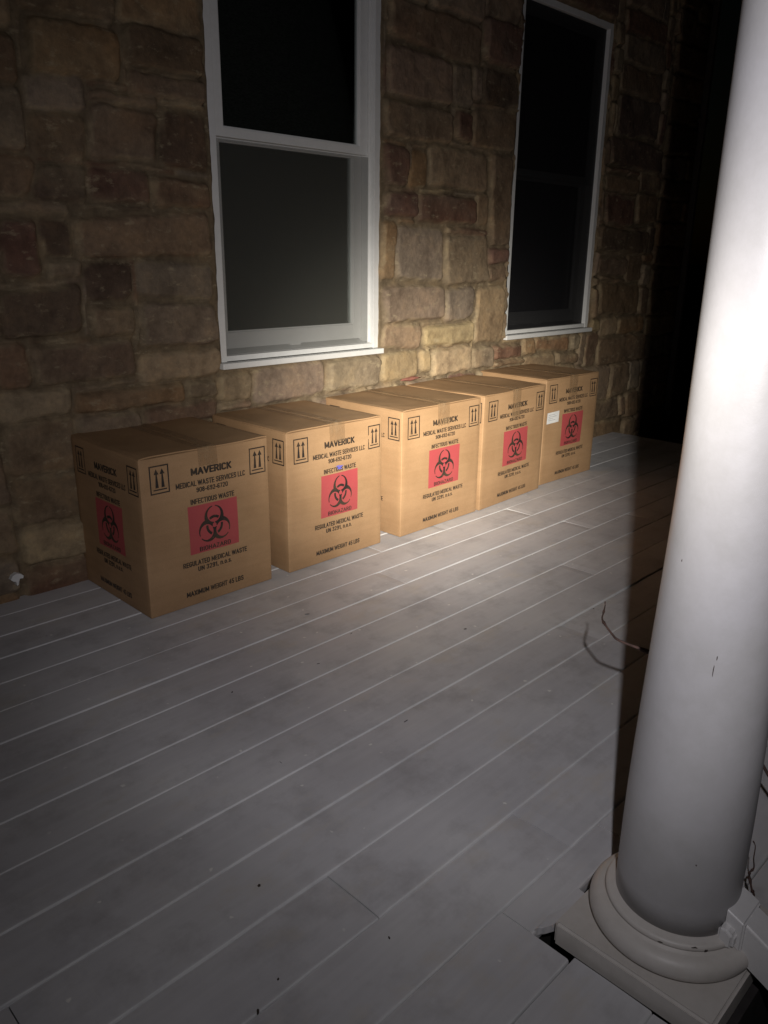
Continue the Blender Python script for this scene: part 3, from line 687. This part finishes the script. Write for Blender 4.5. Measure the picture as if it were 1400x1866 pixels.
def carton(x, y, label, W_=.467, D=.462, H_=.521, rot=0., seed=0, drop=.10, tape_w=.062, extra=None, lift=0., tapeL=0.):
    t = thing('cardboard_box', label, 'carton', (x+W_/2, y+D/2, .0015), 'biohazard cartons in a row along the wall')
    t.rotation_euler.z = rot
    rng = random.Random(seed); A = rng.uniform(.003, .0075); sv = Vector((seed*7.7, seed*3.3, 0)); hb = H_-.0062
    def disp(face, u, v):            # face-local displacement outwards (u,v in 0..1)
        e = min(1, min(u, 1-u, v, 1-v)*9)
        k = math.sin(math.pi*min(max(u, 0), 1))*math.sin(math.pi*min(max(v, 0), 1))
        return A*k*(1 if face != 'T' else -.3)+.0036*noise.noise(Vector((u*3, v*3.4, ord(face[0])*.37))+sv)*e+.0008*noise.noise(Vector((u*11, v*13, ord(face[0])*.7))+sv)*e
    def lean(v_):                    # slight racking of the whole carton
        return .0025*noise.noise(Vector((seed*2.1, v_*1.3, 0)))
    # rounded box shell
    def axis(L, n): 
        r = .0035; return [0, r*.35, r]+[r+(L-2*r)*i/n for i in range(1, n)]+[L-r, L-r*.35, L]
    ax, ay, az = axis(W_, 22), axis(D, 22), axis(hb, 24)
    V, F, ids = [], [], {}
    def vid(i, j, k_):
        key = (i, j, k_)
        if key in ids: return ids[key]
        p = Vector((ax[i], ay[j], az[k_])); r = .0035
        q = Vector((min(max(p.x, r), W_-r), min(max(p.y, r), D-r), min(max(p.z, r), hb-r)))
        d = p-q
        if d.length > 1e-9: p = q+d.normalized()*r
        u, v, s = p.x/W_, p.y/D, p.z/hb
        if i == 0: p.x -= disp('L', v, s)
        if i == len(ax)-1: p.x += disp('R', v, s)
        if j == 0: p.y -= disp('F', u, s)
        if j == len(ay)-1: p.y += disp('B', u, s)
        if k_ == len(az)-1: p.z += disp('T', u, v)
        p.x += lean(s)
        V.append((p.x-W_/2, p.y-D/2, p.z)); ids[key] = len(V)-1; return ids[key]
    I, J, K = len(ax)-1, len(ay)-1, len(az)-1
    for i in range(I):
        for k_ in range(K):
            F.append((vid(i, 0, k_), vid(i+1, 0, k_), vid(i+1, 0, k_+1), vid(i, 0, k_+1))); F.append((vid(i, J, k_+1), vid(i+1, J, k_+1), vid(i+1, J, k_), vid(i, J, k_)))
        for j in range(J):
            F.append((vid(i, j, K), vid(i+1, j, K), vid(i+1, j+1, K), vid(i, j+1, K))); F.append((vid(i, j+1, 0), vid(i+1, j+1, 0), vid(i+1, j, 0), vid(i, j, 0)))
    for j in range(J):
        for k_ in range(K):
            F.append((vid(0, j+1, k_), vid(0, j, k_), vid(0, j, k_+1), vid(0, j+1, k_+1))); F.append((vid(I, j, k_), vid(I, j+1, k_), vid(I, j+1, k_+1), vid(I, j, k_+1)))
    body = mesh('box_body', V, F, M['card'], t, True)
    # top flaps meeting on a seam that runs front to back
    tops = []
    def topz(u, v): return hb+.0055+lift*u+.0042*noise.noise(Vector((u*2.4, v*2.1, 9))+sv)+.0009*noise.noise(Vector((u*9, v*8, 4))+sv)
    for sgn in (0, 1):
        u0, u1 = (.004, .4965) if sgn == 0 else (.5035, .996)
        nu, nv = 12, 20; V, F = [], []
        for lay in (0, 1):
            for j in range(nv+1):
                v = .003+(.992)*j/nv
                for i in range(nu+1):
                    u = u0+(u1-u0)*i/nu
                    hinge = u if sgn == 0 else 1-u
                    droop = -.0028*max(0, 1-hinge*24)
                    fr = .0018*noise.noise(Vector((u*5, 3, seed)))*(1 if j == 0 else 0)
                    zt = topz(u, v)+droop+(.0012 if sgn else 0)
                    V.append((u*W_-W_/2+lean(1), v*D-D/2+fr, zt-(0 if lay else .0042)))
        n = (nu+1)*(nv+1); ix = lambda l, j, i: l*n+j*(nu+1)+i
        for j in range(nv):
            for i in range(nu):
                F.append((ix(1, j, i), ix(1, j, i+1), ix(1, j+1, i+1), ix(1, j+1, i))); F.append((ix(0, j+1, i), ix(0, j+1, i+1), ix(0, j, i+1), ix(0, j, i)))
        for i in range(nu): F.append((ix(0, 0, i), ix(0, 0, i+1), ix(1, 0, i+1), ix(1, 0, i))); F.append((ix(1, nv, i), ix(1, nv, i+1), ix(0, nv, i+1), ix(0, nv, i)))
        for j in range(nv): F.append((ix(0, j+1, 0), ix(0, j, 0), ix(1, j, 0), ix(1, j+1, 0))); F.append((ix(0, j, nu), ix(0, j+1, nu), ix(1, j+1, nu), ix(1, j, nu)))
        mesh('top_flap', V, F, M['card'], t)
    # packing tape: along the seam, over the edge and down the front
    tw = tape_w/2; nu, path = 10, []
    for j in range(71): path.append(('T', 1-j/70))
    for j in range(1, 19): path.append(('F', j/18))
    V, F = [], []
    for (f_, s) in path:
        for i in range(nu+1):
            a = (i/nu-.5)*2; wr = .0016*abs(noise.noise(Vector((a*2.6, (s if f_ == 'T' else -s)*9, seed*4.1))))+.0022*max(0, noise.noise(Vector((a*1.5+s*7, s*5, seed*2.7))))
            if f_ == 'T' and s < .45: wr += .0055*(1-s/.45)*max(0, noise.noise(Vector((a*1.8+s*5, s*22, seed*1.9)))+.12)
            edge = .002*noise.noise(Vector((s*9, i, seed)))
            uu = .5+a*tw/W_+edge*(abs(a) > .9)
            if f_ == 'T':
                V.append((uu*W_-W_/2+lean(1), (.003+.992*s)*D-D/2-(.003 if s == 0 else 0), topz(uu, s)+.0012+wr+(.0012 if uu > .5035 else 0)))
            else:
                dd = drop*s*(1+.10*noise.noise(Vector((a*4, seed, 0))) if s == 1 else 1)
                z = hb+.003-dd
                V.append((uu*W_-W_/2+lean(z/hb), -D/2-.0016-wr*.7-disp('F', uu, z/hb), z))
    for j in range(len(path)-1):
        for i in range(nu): a = j*(nu+1)+i; F.append((a, a+1, a+nu+2, a+nu+1))
    mesh('packing_tape', V, F, M['tape'], t, True)
    # printing
    def place(face, u, z, o_):
        s = z/hb
        if face == 'F': return (u*W_/.467-W_/2+lean(s), -D/2-disp('F', u/.467, s)-o_, z)
        if face == 'L': return (-W_/2+lean(s)-disp('L', 1-u/.467, s)-o_, D/2-u*D/.467, z)
        return (W_/2+lean(s)+disp('R', u/.467, s)+o_, -D/2+u*D/.467, z)
    for face in 'FLR':
        def pr(name, lst, par):
            V, F = [], []
            for (vv, ff) in lst:
                b = len(V); V += [place(face, u, z*(H_/.521), .0011) for u, z in vv]; F += [tuple(q+b for q in f) for f in ff]
            mesh(name, V, F, M['ink'], par)
        for name, lst in PRINT: pr(name, lst, t)
        V, F = [], []; n = 12
        for j in range(n+1):
            for i in range(n+1):
                V.append(place(face, .151+.183*i/n, (.1755+.162*j/n)*(H_/.521), .0006))
        for j in range(n):
            for i in range(n): a = j*(n+1)+i; F.append((a, a+1, a+n+2, a+n+1))
        pk = mesh('pink_panel', V, F, M['pink'], t)
        for name, lst in HAZ: pr(name, lst, pk)
    if extra == 'sticker':
        V, F = [], []; n = 6
        for j in range(n+1):
            for i in range(n+1): V.append(place('F', .022+.098*i/n+.002*j/n, .312+.056*j/n+.003*i/n, .0016))
        for j in range(n):
            for i in range(n): a = j*(n+1)+i; F.append((a, a+1, a+n+2, a+n+1))
        s_ = mesh('white_label', V, F, M['label'], t)
        V, F = [], []
        for r_, ln in enumerate((.050, .066, .040, .058)):
            z = .355-r_*.009; b = len(V)
            V += [place('F', u, zz, .0021) for u, zz in ((.034, z), (.034+ln, z+.0006), (.034+ln, z+.0026), (.034, z+.002))]; F.append((b, b+1, b+2, b+3))
        mesh('faint_lines', V, F, M['grey'], s_)
    if extra == 'pen':
        V, F = [], []; r_ = random.Random(5); pt = (.222, .362)
        for q in range(16):
            nx_ = (.222+.004*(q//2)*.5+r_.uniform(-.002, .004)+.018*((q % 2)), .355+r_.uniform(-.006, .010))
            dx, dz = nx_[0]-pt[0], nx_[1]-pt[1]; ln = math.hypot(dx, dz)+1e-6; px_, pz = -dz/ln*.0011, dx/ln*.0011; b = len(V)
            o_ = .0017+.00008*q
            V += [place('F', pt[0]+px_, pt[1]+pz, o_), place('F', pt[0]-px_, pt[1]-pz, o_), place('F', nx_[0]-px_, nx_[1]-pz, o_), place('F', nx_[0]+px_, nx_[1]+pz, o_)]; F.append((b, b+1, b+2, b+3)); pt = nx_
        mesh('pen_scribble', V, F, M['blue'], t)
    return t

carton(1.090, 2.105, 'nearest biohazard carton, at the dim left end with its whole left side showing', .474, .452, .521, 0, 1, .055, .07)
carton(1.643, 2.104, 'biohazard carton under the left window with a blue pen scribble above its pink panel', .467, .452, .521, 0, 2, .062, .075, extra='pen')
carton(2.210, 2.098, 'brightly lit middle carton of the five, its right edge touching the next one', .504, .452, .524, .012, 3, .085, .075)
carton(2.722, 2.108, 'fourth biohazard carton from the left, touching the middle one, wide wrinkled tape over its lettering', .512, .450, .526, .05, 4, .125, .07)
carton(3.292, 2.142, 'far right carton with a small white paper label beside its pink panel', .474, .420, .537, -.02, 5, .10, .075, extra='sticker')

# ------------------------------------------------------------------ column
boxes('column_pier', [(1.0, 1.21, .285, .50, -.60, -.015)], M['under'], bev=0)['kind'] = 'structure'  # near-black colour stands in for the shade under the plinth
def lathe(name, prof, mat, parent, n=96, smooth=True):
    V, F = [], []
    for r, z in prof:
        for i in range(n): a = 2*math.pi*i/n; V.append((r*math.cos(a), r*math.sin(a), z))
    for j in range(len(prof)-1):
        for i in range(n): a = j*n+i; b = j*n+(i+1) % n; F.append((a, b, b+n, a+n))
    F.append(tuple(range(n-1, -1, -1))); F.append(tuple((len(prof)-1)*n+i for i in range(n)))
    return mesh(name, V, F, mat, parent, smooth)

CX, CY = 1.103, .393
def column():
    t = thing('porch_column', 'round white porch column on a square base at the right', 'column', (CX, CY, 0)); o = (CX, CY, 0)
    bm = bmesh.new()
    bmesh.ops.create_cube(bm, size=1)
    for v in bm.verts: v.co = Vector((v.co.x*.292, v.co.y*.272, -.014 if v.co.z < 0 else .034))
    bmesh.ops.bevel(bm, geom=list(bm.edges), offset=.005, segments=3, affect='EDGES')
    me = bpy.data.meshes.new('plinth'); bm.to_mesh(me); bm.free()
    p = link('plinth', me, M['base'], t); p.location = (0, 0, 0)
    tor = [(.100, .0345), (.124, .0345)]
    for i in range(15): a = -math.pi/2+math.pi*i/14; tor.append((.1160+.0205*math.cos(a), .0558+.0208*math.sin(a)))
    tor += [(.113, .0775), (.111, .080)]
    for i in range(7): a = -math.pi/2+math.pi*i/6; tor.append((.1070+.0058*math.cos(a), .0868+.0062*math.sin(a)))
    tor += [(.1030, .0935), (.099, .096), (.095, .0965)]
    lathe('base_moulding', tor, M['base'], t)
    sh = []
    for i in range(60):
        z = .0945+i*(2.70-.0945)/59
        if z < .25: r = .0968
        elif z < .85: s = (z-.25)/.6; s = s*s*(3-2*s)*.5+s*.5; r = .0968-.0163*s
        else: r = .0805-.002*(z-.85)
        sh.append((r, z))
    lathe('shaft', sh, M['col'], t, 128)
    # chips in the paint, each a thin scab of bare material sitting on the surface
    def chip(az, z, r, w_, h_, seed, parent=t):
        a0 = math.radians(az); rr = random.Random(seed); pr = []
        for i in range(9):
            q = 2*math.pi*i/9; k = rr.uniform(.6, 1.2); pr.append((w_*math.cos(q)*k, h_*math.sin(q)*k))
        V = []
        for off in (-.001, .0006):
            for u, v in pr: a = a0+u/r; V.append(((r+off)*math.cos(a), (r+off)*math.sin(a), z+v))
        n = len(pr); F = [tuple(range(n, 2*n))]+[(i, (i+1) % n, (i+1) % n+n, i+n) for i in range(n)]
        mesh('paint_chip', V, F, M['chip'], parent)
    base_az = 200.4
    def raz(px):       # bearing of a mark on the side that faces the steps
        return base_az+px
    chip(raz(2), .555, .0892, .0008, .009, 1); chip(raz(3.5), .575, .0886, .0006, .004, 2)
    chip(raz(13), .232, .0969, .0014, .0014, 3); chip(raz(-44), .70, .0835, .0010, .0022, 4); chip(raz(-46), .655, .0845, .0009, .0016, 5)
    chip(raz(-6), .0866, .1126, .004, .0012, 6); chip(raz(20), .090, .1115, .006, .0015, 7); chip(raz(29), .0860, .1128, .0032, .0022, 8); chip(raz(58), .0665, .1315, .0022, .0018, 9)
column()

# ------------------------------------------------------------------ stair rail
def rail():
    t = thing('stair_rail', 'white stair rail running down from the column foot at the lower right', 'railing', (CX, .30, .10))
    def bar(name, x0, x1, prof, bev=.004):
        bm = bmesh.new(); a = [bm.verts.new((x0-CX, y-.30, z-.10)) for y, z in prof]; b = [bm.verts.new((x1-CX, y-.30, z-.10)) for y, z in prof]
        bm.faces.new(a); bm.faces.new(b[::-1]); n = len(prof)
        for i in range(n): j = (i+1) % n; bm.faces.new((a[j], a[i], b[i], b[j]))
        bmesh.ops.recalc_face_normals(bm, faces=bm.faces)
        bmesh.ops.bevel(bm, geom=list(bm.edges), offset=bev, segments=3, affect='EDGES')
        me = bpy.data.meshes.new(name); bm.to_mesh(me); bm.free(); return link(name, me, M['rail'], t)
    s = -.5
    zl = lambda y, z: z+(.303-y)*s
    bar('bottom_rail', 1.0815, 1.1355, [(.294, .136), (.294, .062), (-.95, zl(-.95, .060)), (-.95, zl(-.95, .139))])
    bar('mounting_collar', 1.074, 1.142, [(.303, .142), (.303, .088), (.272, .0725), (.272, zl(.272, .144))], .003)
    bar('bracket_knuckle', 1.058, 1.088, [(.306, .114), (.306, .090), (.294, .080), (.280, .084), (.280, .108), (.292, .118)], .005)
    bar('bracket_knuckle', 1.0725, 1.080, [(.297, .081), (.297, .070), (.286, .064), (.286, .078)], .001)
    # balusters and hand rail carry on up, outside the picture
    for k in range(7):
        y = .10-.14*k
        bar('baluster', 1.092, 1.126, [(y, zl(y, .138)), (y-.034, zl(y-.034, .138)), (y-.034, zl(y-.034, .86)), (y, zl(y, .86))], .002)
    bar('hand_rail', 1.075, 1.142, [(.30, .905), (.30, .855), (-.95, zl(-.95, .855)), (-.95, zl(-.95, .905))])
rail()

# ------------------------------------------------------------------ twigs of the bare shrub beside the porch
def tube(name, pts_, rad, mat, parent=None, knots=(), n=7):
    P_ = [Vector(p) for p in pts_]
    # Catmull-Rom refine
    Q = []
    for i in range(len(P_)-1):
        p0 = P_[max(0, i-1)]; p1 = P_[i]; p2 = P_[i+1]; p3 = P_[min(len(P_)-1, i+2)]
        for s in range(5):
            u_ = s/5; Q.append(.5*((2*p1)+(-p0+p2)*u_+(2*p0-5*p1+4*p2-p3)*u_**2+(-p0+3*p1-3*p2+p3)*u_**3))
    Q.append(P_[-1]); V, F = [], []
    for i, p in enumerate(Q):
        d = (Q[min(i+1, len(Q)-1)]-Q[max(i-1, 0)]).normalized(); a = d.orthogonal().normalized(); b = d.cross(a)
        tt = i/(len(Q)-1); r = rad[0]+(rad[1]-rad[0])*tt
        for kk in knots: r *= 1+.9*math.exp(-((tt-kk)/.018)**2)
        for j in range(n): q = 2*math.pi*j/n; V.append(p+(a*math.cos(q)+b*math.sin(q))*r)
    for i in range(len(Q)-1):
        for j in range(n): a_ = i*n+j; b_ = i*n+(j+1) % n; F.append((a_, b_, b_+n, a_+n))
    F.append(tuple(range(n-1, -1, -1))); F.append(tuple((len(Q)-1)*n+j for j in range(n)))
    return mesh(name, V, F, mat, parent, True)

tw1 = tube('bare_twig', [(1.50, -.10, -.60), (1.47, .15, -.2), (1.42, .36, .16), (1.372, .49, .335), (1.318, .57, .385), (1.282, .629, .407), (1.289, .651, .411), (1.303, .676, .419), (1.336, .700, .412), (1.362, .712, .413), (1.388, .724, .414), (1.384, .722, .420), (1.390, .726, .424)],
           (.0036, .0008), M['twig'], knots=(.35, .6, .76, .97))
tag(tw1, 'thin bare twig curling out from behind the left side of the column', 'twig')
TW2 = [(1.26, 0.235, -0.35), (1.245, 0.238, -0.1), (1.23, 0.3, 0.035), (1.234, 0.308, 0.056), (1.23, 0.312, 0.068), (1.234, 0.32, 0.086), (1.23, 0.32, 0.098), (1.234, 0.316, 0.108), (1.23, 0.318, 0.129), (1.234, 0.32, 0.15), (1.23, 0.324, 0.162)]
tw2 = tube('bare_twig', TW2, (.0026, .0007), M['twig'], knots=(.36, .47, .58, .66, .97))
tag(tw2, 'short knotty bare twig standing between the column foot and the stair rail', 'twig')

# ------------------------------------------------------------------ crumbs of dead leaf and grit on the boards
SP = [(1.021, 1.566, 'dark crumb on the boards a little in front of the nearest carton'), (.668, .971, 'largest black crumb, alone in the dim lower left of the deck'),
      (.925, 1.236, 'dark crumb in the faint smudge left of the deck centre'), (.572, .791, 'curled dark crumb near the bottom edge, right of the other one there'),
      (.515, .767, 'dark crumb lowest of all, at the bottom edge by a board joint'), (1.479, 1.598, 'small crumb in front of the gap between the first and second cartons, further out'),
      (1.469, 1.796, 'small crumb closest to the right lower corner of the nearest carton'), (1.284, 1.525, 'thin curled bit of leaf between nearest carton and deck centre'),
      (1.755, 1.375, 'small dark crumb in front of the second and third cartons, in the bright pool'), (2.179, 1.176, 'dark crumb on the bright boards near the twig'),
      (.756, .723, 'dark crumb on the boards left of the column base'), (1.252, 1.153, 'dark crumb in the centre of the deck between two board lines')]
rc = random.Random(2)
proto = []
for q in range(4):
    bm = bmesh.new(); bmesh.ops.create_icosphere(bm, subdivisions=2, radius=1)
    for v in bm.verts:
        k = 1+.6*noise.noise(v.co*1.4+Vector((q*5, 0, 1))); v.co = Vector((v.co.x*.0050*k*(1, .7, 1.5, 1.1)[q], v.co.y*.0026*k*(1, 1.3, .35, .8)[q], v.co.z*.0016*k+.0014))
    me = bpy.data.meshes.new('leaf_crumb'); bm.to_mesh(me); bm.free(); me.materials.append(M['crumb']); proto.append(me)
for i, (x, y, lab) in enumerate(SP):
    o = bpy.data.objects.new('leaf_crumb', proto[rc.randrange(4)]); C.objects.link(o); o.location = (x, y, .0004); o.rotation_euler.z = rc.uniform(0, 6.28)
    s_ = rc.uniform(.5, 1.05); o.scale = (s_, s_, s_)
    tag(o, lab, 'leaf crumb', 'crumbs scattered on the deck')
